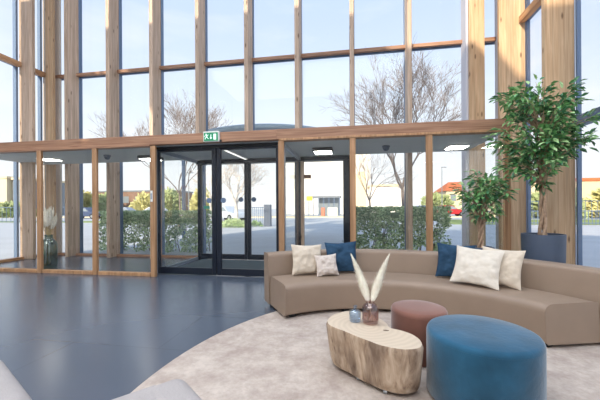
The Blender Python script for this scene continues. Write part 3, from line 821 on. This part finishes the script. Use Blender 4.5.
# ------------------------------------------------------------------ potted trees
def leaf_geo(mb, p, d, up, L, W, mi):
    d = d.normalized(); s_ = d.cross(up)
    if s_.length < 1e-3: s_ = Vector((1, 0, 0))
    s_.normalize(); nrm = s_.cross(d)
    a = p; c = p + d * L * .45 - nrm * L * .03; t = p + d * L - nrm * L * .16
    l1 = p + d * L * .22 + s_ * W * .36 + nrm * W * .1; l2 = p + d * L * .62 + s_ * W * .42 + nrm * W * .08
    r1 = p + d * L * .22 - s_ * W * .36 + nrm * W * .1; r2 = p + d * L * .62 - s_ * W * .42 + nrm * W * .08
    mb.add([a, l1, l2, t, r2, r1, c], [(0, 6, 1), (1, 6, 2), (2, 6, 3), (3, 6, 4), (4, 6, 5), (5, 6, 0)], mi)
def potted(name, c, pr, ph, ztrunk, crown, nbr, nleaf, L, lab, seed, bottom=.9, braid=.035, tr=.022):
    rn = random.Random(seed)
    t = root(name, (c[0], c[1], 0)); tag(t, lab, 'potted tree')
    obj('pot', MB().lathe((c[0], c[1], .001), [(pr * bottom, 0), (pr * (bottom + .02), .01), (pr, ph - .02), (pr, ph), (pr - .025, ph), (pr - .03, ph - .05), (.01, ph - .05)], 48), M['pot'], t, smooth=True)
    sl = MB(); seg = 40; vs = [(c[0], c[1], ph - .02)]
    for rr in (.4, .8, 1):
        for k in range(seg):
            a = 2 * PI * k / seg; q = (c[0] + (pr - .032) * rr * math.cos(a), c[1] + (pr - .032) * rr * math.sin(a))
            vs.append((q[0], q[1], ph - .03 + .012 * noise.noise(Vector((q[0] * 14, q[1] * 14, 0)))))
    fs = [(0, 1 + k, 1 + (k + 1) % seg) for k in range(seg)]
    for r_ in range(2):
        fs += [(1 + r_ * seg + k, 1 + (r_ + 1) * seg + k, 1 + (r_ + 1) * seg + (k + 1) % seg, 1 + r_ * seg + (k + 1) % seg) for k in range(seg)]
    sl.add(vs, fs); obj('soil', sl, M['soil'], t, smooth=True)
    tk = MB(); z0 = ph - .05
    for s in range(3):
        pts = []; rad = []
        for i in range(31):
            u = i / 30; z = z0 + (ztrunk - z0) * u; a = s * 2 * PI / 3 + u * 9
            rr = braid * (1 - .35 * u) * (1.3 - .3 * min(1, u * 6))
            pts.append((c[0] + rr * math.cos(a), c[1] + rr * math.sin(a), z)); rad.append(tr * (1.15 - .4 * u))
        tk.tube(pts, rad, 8)
    fol = MB(); cc, cr = Vector(crown[0]), Vector(crown[1])
    top0 = Vector((c[0], c[1], ztrunk))
    tips = []
    for b in range(nbr):
        # target points inside an uneven ellipsoid crown
        while True:
            q = Vector((rn.uniform(-1, 1), rn.uniform(-1, 1), rn.uniform(-1, 1)))
            if .35 < q.length < 1 : break
        tgt = cc + Vector((q.x * cr.x, q.y * cr.y, q.z * cr.z))
        f = max(0, min(1, (tgt.z - .35 - (z0 + ztrunk) / 2) / (ztrunk - (z0 + ztrunk) / 2)))
        st = Vector((c[0], c[1], (z0 + ztrunk) / 2 + (ztrunk - (z0 + ztrunk) / 2) * f))
        mid = st.lerp(tgt, .5) + Vector((0, 0, .12))
        pts = []
        for i in range(8):
            u = i / 7; p = (1 - u) ** 2 * st + 2 * u * (1 - u) * mid + u * u * tgt
            p = p + Vector((rn.uniform(-.012, .012), rn.uniform(-.012, .012), rn.uniform(-.012, .012))) * (i > 0); pts.append(p)
        tk.tube(pts, [.011 * (1 - .8 * i / 7) for i in range(8)], 5)
        per = nleaf // nbr
        for k in range(per):
            u = 1 - rn.random() ** 1.5 * .62; i = min(6, int(u * 7)); p = pts[i].lerp(pts[i + 1], u * 7 - i)
            off = Vector((rn.gauss(0, 1), rn.gauss(0, 1), rn.gauss(0, .8))).normalized()
            p2 = p + off * rn.uniform(.01, .085)
            out = (p2 - Vector((cc.x, cc.y, p2.z))); 
            if out.length > 0: out.normalize()
            d = off * .8 + out * .5 + Vector((0, 0, -.35)) + (tgt - st).normalized() * .4
            up = Vector((rn.uniform(-.5, .5), rn.uniform(-.5, .5), 1))
            mi = rn.choices((0, 1, 2), (5, 4, 2))[0]
            leaf_geo(fol, p2, d, up, L * rn.uniform(.7, 1.15), L * rn.uniform(.42, .55), mi)
    obj('trunk', tk, M['trunk'], t, smooth=True)
    obj('foliage', fol, [M['leaf_a'], M['leaf_b'], M['leaf_c']], t)
potted('potted_tree', (2.553, 4.9), .252, .915, 2.25, ((2.47, 4.85, 2.34), (.64, .48, .80)), 80, 2100, .112, 'tall leafy tree in a big slate grey planter right of the sofa', 12, tr=.021, braid=.03)
potted('potted_tree', (1.78, 4.95), .17, .72, 1.25, ((1.80, 4.92, 1.46), (.38, .36, .36)), 44, 800, .098, 'smaller leafy tree in a dark pot behind the right half of the sofa', 21, tr=.017, braid=.026)

# ------------------------------------------------------------------ armchairs in the foreground
def armchair(corner, rz, lab, hb=.782, W=.72, DP=.66):
    """corner = far top corner of the chair; the chair's local frame has that corner at the origin"""
    t = root('armchair', (corner[0], corner[1], 0)); tag(t, lab, 'armchair', 'grey armchairs in the foreground')
    def part(name, x0, x1, y0, y1, z0, z1, bv, taper=0):
        mb = MB().box(corner[0] + x0, corner[0] + x1, corner[1] + y0, corner[1] + y1, z0, z1)
        Rm = Matrix.Rotation(rz, 3, 'Z'); c3 = Vector((corner[0], corner[1], 0))
        vv = []
        for p in mb.v:
            q = Vector(p) - c3
            if taper and q.z > (z0 + z1) / 2:
                q.x += taper * (1 if q.x < (x0 + x1) / 2 else -1)
            vv.append(tuple(Rm @ q + c3))
        mb.v = vv
        return obj(name, mb, M['grey_fabric'], t, bevel=bv, bseg=6)
    part('backrest', -.14, 0, -W, 0, .16, hb, .045)
    part('armrest', -DP, -.07, -.12, -.0004, .16, hb - .003, .03)
    part('armrest', -DP, -.07, -W + .0004, -W + .12, .16, hb - .003, .03)
    part('seat', -DP, -.145, -W + .125, -.125, .2, .42, .05)
    Rm = Matrix.Rotation(rz, 3, 'Z')
    for x, y in ((-.06, -.06), (-.06, .06 - W), (.06 - DP, -.06), (.06 - DP, .06 - W)):
        q = Rm @ Vector((x, y, 0))
        px, py = corner[0] + q.x, corner[1] + q.y
        inside = ((px - .85) / 2.43) ** 2 + ((py - 2.1) / 2.66) ** 2 < 1.04
        obj('leg', MB().tube([(px, py, RZ if inside else 0), (px, py, .17)], [.012, .018], 10), M['black'], t)
ARM = True
armchair((-.54, .945), R(50), 'light grey armchair with rounded back at the bottom edge, left of the rug')
armchair((-1.265, .965), R(62), 'light grey armchair in the bottom left corner', W=.45, DP=.6)

# ------------------------------------------------------------------ outdoors: hedges
def hedge(name, x0, x1, y0, y1, h, lab, seed, nl):
    rn = random.Random(seed)
    t = root(name, ((x0 + x1) / 2, (y0 + y1) / 2, -.02)); tag(t, lab, 'hedge')
    core = MB(); N = 30
    tw = MB()
    for i in range(int((x1 - x0) * 9)):
        bx = rn.uniform(x0 + .08, x1 - .08); by = rn.uniform(y0 + .1, y1 - .1)
        pts = [Vector((bx, by, -.02))]
        for k in range(5):
            pts.append(pts[-1] + Vector((rn.uniform(-.08, .08), rn.uniform(-.08, .08), h * .19)))
        tw.tube(pts, [.014, .012, .01, .008, .006, .004], 5)
    obj('twigs', tw, M['bark'], t)
    core.box(x0 + .12, x1 - .12, y0 + .45, y1 - .12, h * .72, h - .12)
    obj('inner_growth', core, M['hedge_core'], t, bevel=.08, bseg=3)
    fol = MB()
    for i in range(nl):
        x = rn.uniform(x0, x1); z = h * (1 - rn.random() ** 1.1) ; 
        side = rn.random()
        if side < .62: y = y0 + abs(rn.gauss(0, .09))
        elif side < .8: y = rn.uniform(y0, y1); z = h - abs(rn.gauss(0, .05)) + .03 * noise.noise(Vector((x * 3, y * 3, 0)))
        elif side < .93: x = rn.uniform(x0 + .1, x1 - .1); y = rn.uniform(y0 + .1, y1); z = rn.uniform(.02, h * .75)
        else:
            x = x0 + abs(rn.gauss(0, .05)) if rn.random() < .5 else x1 - abs(rn.gauss(0, .05)); y = rn.uniform(y0, y1)
        if z < .5 and rn.random() < .15: continue
        if noise.noise(Vector((x * 3.2, z * 3.2, 4))) < -.25 - .2 * (z > .8): continue
        y += .12 * noise.noise(Vector((x * 2.6, z * 2.6, 1)))
        d = Vector((rn.uniform(-1, 1), rn.uniform(-1.2, .6), rn.uniform(-.3, 1)))
        leaf_geo(fol, Vector((x, y, z)), d, Vector((rn.uniform(-1, 1), -1, .6)), rn.uniform(.05, .085), rn.uniform(.04, .055), rn.choices((0, 1, 2), (5, 5, 2))[0])
    obj('foliage', fol, [M['hedge_a'], M['hedge_b'], M['hedge_c']], t)
hedge('hedge', -7.72, -4.25, 8.62, 9.35, 1.19, 'clipped green hedge outside, left of the sliding doors', 2, 9500)
hedge('hedge', -.02, 2.4, 8.62, 9.4, 1.27, 'clipped green hedge outside, behind the middle of the sofa', 3, 7500)

# ------------------------------------------------------------------ outdoors: bare trees
def bare_tree(name, c, h, r0, mat, lab, seed, spread=.7, depth=6, fork=.3, nch=3):
    rn = random.Random(seed)
    t = root(name, (c[0], c[1], -.02)); tag(t, lab, 'tree')
    tr = MB(); br = MB()
    trunk_top = Vector((c[0] + rn.uniform(-.1, .1), c[1], h * fork))
    b0 = Vector((c[0], c[1], -.02))
    tr.tube([b0, b0.lerp(trunk_top, .5) + Vector((.04, 0, 0)), trunk_top], [r0 * 1.2, r0, r0 * .85], 10)
    obj('trunk', tr, mat, t, smooth=True)
    def grow(p, d, L, r, k):
        if k == 0 or r < .003: return
        pts = [p]; dd = d.copy()
        for i in range(4):
            dd = (dd + Vector((rn.gauss(0, .13), rn.gauss(0, .13), rn.gauss(.04, .1)))).normalized()
            pts.append(pts[-1] + dd * L / 4)
        br.tube(pts, [r * (1 - .09 * i) for i in range(5)], 5 if k > 3 else 3, cap=False)
        for j in range(nch if k > 1 else 4):
            i = rn.choice((2, 3, 4, 4)); 
            a = Vector((rn.gauss(0, 1), rn.gauss(0, 1), rn.gauss(0, .7))); a = (a - dd * a.dot(dd)).normalized()
            nd = (dd + a * rn.uniform(.35, spread)).normalized()
            grow(pts[i], nd, L * rn.uniform(.62, .85), max(.006, r * rn.uniform(.52, .68)), k - 1)
    for j in range(4):
        a = j * PI / 2 + rn.uniform(0, 1); d = Vector((math.cos(a) * .6, math.sin(a) * .6, 1)).normalized()
        grow(trunk_top - Vector((0, 0, rn.uniform(0, .3))), d, h * .27, r0 * .62, depth)
    obj('branches', br, mat, t, smooth=True)
bare_tree('bare_tree', (2.55, 17.6), 8.0, .09, M['bark'], 'bare tree with thin branches behind the right hedge', 8, depth=7, spread=.55)
bare_tree('bare_tree', (1.2, 25.0), 6.4, .07, M['bark'], 'slender bare sapling left of the big bare tree behind the right hedge', 18, depth=5)
bare_tree('bare_tree', (-10.3, 17.6), 7.4, .06, M['bark'], 'bare tree rising above the header left of the exit sign', 5, depth=7, spread=.34)
bare_tree('bare_tree', (-9.0, 23.5), 5.0, .14, M['bark_white'], 'white-barked bare tree seen through the right sliding door leaf', 9, depth=6, fork=.33)
bare_tree('bare_tree', (-17.5, 37), 6.5, .14, M['bark_white'], 'bare tree beside the pale parked car across the road', 11, depth=5)

# ------------------------------------------------------------------ outdoors: canopy, post, lamp
cd = root('entrance_canopy', (-3.35, 13, 0)); tag(cd, 'shallow grey domed canopy outside above the entrance', 'canopy')
prof = []; DZ = 3.92
for i in range(13):
    a = i / 12 * PI / 2
    prof.append((3.2 * math.cos(a) if i < 12 else .01, DZ + .3 * math.sin(a)))
prof = [(3.0, DZ - .1), (3.22, DZ - .08), (3.22, DZ)] + prof
obj('dome', MB().lathe((-3.35, 13.0, 0), prof, 64), plain('grey_canopy_sheet', srgb(150, 166, 176), .5, .2), cd, smooth=True)
for px_ in (-7.05, -.35):
    obj('post', MB().tube([(px_, 12.4, -.02), (px_, 12.4, 3.7)], .075, 16), M['alu'], cd, smooth=True)
    obj('post_base', MB().lathe((px_, 12.4, -.02), [(.14, 0), (.14, .03), (.08, .05)], 20), M['alu_light'], cd)

def lamp_post(x, y, h, lab):
    t = root('street_lamp', (x, y, -.02)); tag(t, lab, 'street lamp')
    obj('pole', MB().tube([(x, y, -.02), (x, y, h)], [.09, .05], 8), M['render_grey'], t)
    obj('lamp_head', MB().box(x - .1, x + .7, y - .12, y + .12, h, h + .12), M['render_grey'], t, bevel=.03)
lamp_post(14.0, 55, 7.6, 'thin street lamp beyond the right hedge near the orange-roofed house')
lamp_post(-23.1, 42, 6.2, 'thin street lamp seen through the left sliding door leaf')

# ------------------------------------------------------------------ outdoors: lawn strips, kerb, fence
stuff(obj('lawn', MB().box(-60, -10.2, 26.0, 29.3, -.02, .0), M['lawn'], loc=(0, 0, -.02)), 'strip of pale green lawn across the road on the left', 'grass')
stuff(obj('lawn', MB().box(7.2, 60, 25, 34, -.02, .0), M['lawn'], loc=(0, 0, -.02)), 'strip of pale green lawn across the road on the right', 'grass')
kb = obj('kerb', MB().box(-60, 60, 40, 42.2, -.02, .10), M['render_cream'], loc=(0, 40, -.02)); struct(kb)

def fence(x0, x1, y, h, lab, step=.14, mat=None, z0=0):
    t = root('fence', ((x0 + x1) / 2, y, z0)); tag(t, lab, 'fence')
    mat = mat or M['alu']
    r = MB().box(x0, x1, y - .02, y + .02, z0 + h - .08, z0 + h - .03); obj('rail', r, mat, t)
    obj('rail', MB().box(x0, x1, y - .02, y + .02, z0 + .1, z0 + .15), mat, t)
    bars = MB(); n = int((x1 - x0) / step)
    for i in range(n + 1):
        x = x0 + (x1 - x0) * i / n; bars.box(x - .015, x + .015, y - .012, y + .012, z0 + .02, z0 + h)
    b = obj('bars', bars, mat, t); b['kind'] = 'stuff'
    for x in (x0, x1): obj('post', MB().box(x - .05, x + .05, y - .05, y + .05, z0 - .02, z0 + h + .05), mat, t)
fence(-7.6, -5.9, 22, 1.35, 'dark railing with grey post outside, seen through the right sliding door leaf')
gp = obj('bollard_box', MB().box(-6.25, -5.75, 21.6, 21.9, -.02, 1.5), M['pot'], bevel=.03); tag(gp, 'dark grey cabinet standing in front of the outdoor railing', 'cabinet')
fence(-60, -26, 25.6, 1.5, 'long dark bar fence outside on the far left', step=.5)
fence(8.5, 30, 24.6, 1.0, 'low bar fence outside below the red car', step=.22)
fence(14, 60, 34.3, 1.8, 'bar fence outside on the far right', step=.5)

def bush(name, c, r, n, lab, mat, seed, ll=.12, cat='bush', flat=.75):
    rn = random.Random(seed); mb = MB()
    for i in range(n):
        q = Vector((rn.gauss(0, 1), rn.gauss(0, 1), abs(rn.gauss(0, 1)))).normalized() * rn.uniform(.55, 1)
        k = 1 + .25 * noise.noise(q * 2 + Vector((seed, 0, 0)))
        p = Vector((c[0] + q.x * r[0] * k, c[1] + q.y * r[1] * k, c[2] + q.z * r[2] * k))
        leaf_geo(mb, p, q + Vector((rn.uniform(-.6, .6), rn.uniform(-.6, .6), rn.uniform(-.2, .8))), Vector((rn.uniform(-1, 1), -1, 1)), ll * rn.uniform(.7, 1.3), ll * .6, 0)
    o = obj(name, mb, mat); tag(o, lab, cat); return o
bush('low_bush', (-8.0, 20.5, -.02), (.95, .5, .5), 900, 'low green bush by the forecourt at the foot of the white-barked tree', M['hedge_b'], 4, .14)
bush('low_bush', (-6.9, 21.5, -.02), (.6, .25, .35), 350, 'low bush in front of the outdoor railing', M['hedge_a'], 6, .12)

# background tree masses
rn = random.Random(77)
k = 0
for (x, y, rx, rz, mt_, lab) in [(-63, 66, 3.4, 5.4, 'blob_y', 'yellow-green spring tree far left behind the parked cars'),
                               (-55, 64, 3.6, 4.6, 'blob_g', 'dull green tree in front of the brown building beyond the left hedge'),
                               (-47, 66, 3.4, 4.4, 'blob_y', 'yellow-green tree beyond the left hedge near the sliding doors'),
                               (-40, 64, 3.0, 5.0, 'blob_g', 'green tree seen through the left sliding door leaf'),
                               (-33, 66, 3.0, 5.2, 'blob_y', 'pale yellow tree seen through the left sliding door leaf, right of the green one'),
                               (16, 66, 3, 3.6, 'blob_g', 'green tree beside the orange-roofed house'),
                               (20.5, 37.5, 2.6, 2.9, 'blob_g', 'green shrubbery behind the fence on the far right'),
                               (27, 38, 2.8, 3.1, 'blob_y', 'yellow-green shrubbery behind the fence on the far right, at the picture edge'),
                               (-52, 41.5, 3.2, 1.9, 'blob_g', 'green shrubbery behind the far left fence')]:
    bush('background_tree', (x, y, -.02), (rx, 2.0, rz), 1500, lab, M[mt_], k + 30, .75, 'tree'); k += 1

# ------------------------------------------------------------------ outdoors: buildings
def building(name, x0, x1, y0, y1, h, mat, lab, wins=(), roofmat=None, gable=0):
    t = root(name, ((x0 + x1) / 2, (y0 + y1) / 2, -.02)); tag(t, lab, 'building')
    obj('wall', MB().box(x0, x1, y0, y1, -.02, h), mat, t)
    if gable:
        mb = MB(); ym = (y0 + y1) / 2; o_ = .4
        vs = [(x0 - o_, y0 - o_, h), (x1 + o_, y0 - o_, h), (x1 + o_, y1 + o_, h), (x0 - o_, y1 + o_, h), (x0 + (x1 - x0) * .2, ym, h + gable), (x1 - (x1 - x0) * .2, ym, h + gable)]
        mb.add(vs, [(0, 1, 5, 4), (1, 2, 5), (2, 3, 4, 5), (3, 0, 4), (3, 2, 1, 0)]); obj('roof', mb, roofmat, t)
    else:
        obj('roof_edge', MB().box(x0 - .2, x1 + .2, y0 - .2, y1 + .2, h, h + .35), roofmat or M['render_cream'], t)
    for (a, b, c_, d) in wins:
        obj('window', MB().box(a, b, y0 - .06, y0 + .01, c_, d), M['winpane'], t)
    return t
b1 = building('opposite_building', -15, 3.0, 62, 75, 13.5, M['render_white'], 'large white building across the road with a tall arched recess')
for ax in (.3,):
    pts = [(ax, 0), (ax + 1.9, 0), (ax + 1.9, 7.2)] + [(ax + .95 + .95 * math.cos(a * PI / 8), 7.2 + .95 * math.sin(a * PI / 8)) for a in range(1, 8)] + [(ax, 7.2)]
    n = len(pts); mb = MB(); mb.add([(x, 61.9, z) for x, z in pts] + [(x, 62.0, z) for x, z in pts], [tuple(range(n)), tuple(reversed(range(n, 2 * n)))] + [(i, n + i, n + (i + 1) % n, (i + 1) % n) for i in range(n)])
    obj('arched_recess', mb, M['render_cream'], b1)
building('annex_building', 2.6, 8.3, 55, 61.4, 4.7, M['render_white'], 'low white annex right of the large white building')
building('brick_building', -64, -43, 70, 80, 5.3, M['brick'], 'long low brown building beyond the left hedge', [(-61 + 4.2 * i, -58.5 + 4.2 * i, 2.6, 4.2) for i in range(4)], M['render_grey'])
building('cream_building', -80, -59.2, 46, 60, 6.6, M['render_cream'], 'cream building on the far left', [(-62.5, -60.8, 2.6, 4.2)])
building('grey_building', -58.7, -56.9, 46.6, 56, 6.4, M['render_grey'], 'narrow grey building right of the cream building on the far left')
building('red_roofed_house', 19.2, 28, 72, 82, 4.6, M['render_cream'], 'house with orange tiled roof beyond the right hedge', [(20 + 2.6 * i, 21.1 + 2.6 * i, 2.4, 3.8) for i in range(3)], M['roof_red'], 2.2)
building('long_shed', 17, 60, 44, 54, 4.3, M['render_cream'], 'long low cream building with orange roof edge on the far right', (), M['roof_red'])
# glass shelter with posts in front of the white building
ks = root('glass_shelter', (-2.5, 50, -.02)); tag(ks, 'dark framed glass entrance shelter in front of the white building', 'shelter')
obj('roof', MB().box(-7.2, -2.1, 49, 52, 2.75, 3.05), M['render_grey'], ks)
for i in range(7):
    obj('post', MB().box(-7.1 + i * .8, -7.0 + i * .8, 49, 49.1, -.02, 2.75), M['alu'], ks)
obj('back_glazing', MB().box(-5.6, -2.2, 51, 51.1, -.02, 2.75), M['winpane'], ks)
ys = root('yellow_sign', (-6.0, 42.9, -.02)); tag(ys, 'small yellow road sign on a post in front of the shelter', 'sign')
obj('pole', MB().tube([(-6.0, 42.9, -.02), (-6.0, 42.9, 2.6)], .04, 6), M['metal'], ys); obj('plate', MB().box(-6.4, -5.6, 42.8, 42.85, 2.2, 2.75), M['yellow'], ys)
for x, w_, m_, lab in ((-4.2, .5, 'terracotta', 'terracotta coloured box beside the road across from the entrance'), (-2.9, 1.3, 'render_white', 'white box beside the road across from the entrance')):
    o = obj('roadside_box', MB().box(x - w_ / 2, x + w_ / 2, 43, 43.6, -.02, 1.25), M[m_], bevel=.03); tag(o, lab, 'box')
# small brown nameplate on the outer glazing
npn = obj('door_plate', MB().box(-1.19, -1.02, 7.585, 7.597, 1.99, 2.08), M['brick']); tag(npn, 'small brown plate on the outer glass right of the doors', 'sign')
npn.location.z += 0
# saplings as clipped street trees in front of the building
for x in (-10.2, -7.4):
    bare_tree('street_tree', (x, 44 + (x > -9) * 1.5), 4.0, .08, M['bark_white'], 'young clipped street tree %s across the road' % ('left of the yellow sign' if x < -9 else 'behind the yellow sign'), int(20 - x), depth=4)

# ------------------------------------------------------------------ outdoors: cars
def car(x, y, rz, col, lab, L=4.3, W=1.75, H=1.46):
    t = root('car', (x, y, -.02)); tag(t, lab, 'car', 'parked cars')
    Rm = Matrix.Rotation(rz, 3, 'Z'); c3 = Vector((x, y, -.02))
    tf = lambda v: tuple(Rm @ Vector(v) + c3)
    def ext(pts, w0, w1, zsplit):
        n = len(pts); mb = MB()
        vs = []
        for s in (-1, 1):
            for px, pz in pts:
                w = w0 if pz < zsplit else w1
                vs.append(tf((px, s * w / 2, pz)))
        mb.add(vs, [tuple(range(n)), tuple(reversed(range(n, 2 * n)))] + [(i, n + i, n + (i + 1) % n, (i + 1) % n) for i in range(n)])
        return mb
    a = L / 2
    low = [(-a, .3), (a, .3), (a, .62), (a - .1, .78), (a * .45, .92), (-a * .75, .95), (-a + .05, .85), (-a, .6)]
    cab = [(a * .45, .9), (a * .12, H - .02), (-a * .05, H), (-a * .5, H - .02), (-a * .85, .93)]
    paint = plain('car_paint', col, .3, .2)
    obj('body', ext(low, W, W, 9), paint, t, bevel=.06)
    obj('cabin', ext(cab, W - .06, W * .76, 1.0), paint, t, bevel=.05)
    ww = lambda z: (W - .06) / 2 + ((W * .76) - (W - .06)) / 2 * (z - .93) / (H - .93)
    for s in (-1, 1):
        sg = MB()
        q = [(a * .36, .97), (a * .1, H - .1), (-a * .48, H - .1), (-a * .72, .98)]
        vs = [tf((px, s * (ww(pz) + .012), pz)) for px, pz in q] + [tf((px, s * (ww(pz) - .01), pz)) for px, pz in q]
        sg.add(vs, [(0, 1, 2, 3), (7, 6, 5, 4), (0, 4, 5, 1), (1, 5, 6, 2), (2, 6, 7, 3), (3, 7, 4, 0)])
        obj('side_window', sg, M['winpane'], t)
    for wx in (-a * .62, a * .62):
        for s in (-1, 1):
            p0 = Vector(tf((wx, s * (W / 2 - .2), .32))); p1 = Vector(tf((wx, s * (W / 2 + .012), .32)))
            wh = obj('wheel', MB().tube([p0, p1], .32, 18), M['tire'], t)
            wh.name = 'wheel'; ROOTLOC[wh.name] = ROOTLOC[t.name]
            obj('hubcap', MB().tube([p1, p1 + (p1 - p0).normalized() * .015], .19, 14), M['metal'], wh)
car(-12.9, 31.4, R(-30), srgb(206, 212, 220), 'silver white parked car seen through the right sliding door leaf')
car(12.6, 46.0, R(3), srgb(190, 50, 56), 'red parked car beyond the right hedge')
car(10.6, 51.5, R(4), srgb(70, 96, 150), 'blue car behind the red one beyond the right hedge')
car(-34.4, 36.5, R(5), srgb(70, 84, 116), 'dark blue parked car left of the left hedge')
car(-29.4, 37.5, R(5), srgb(150, 160, 176), 'silver blue parked car showing over the left end of the left hedge')
car(-24.4, 37.0, R(5), srgb(210, 212, 216), 'white parked car showing over the left hedge, right of the silver blue one')
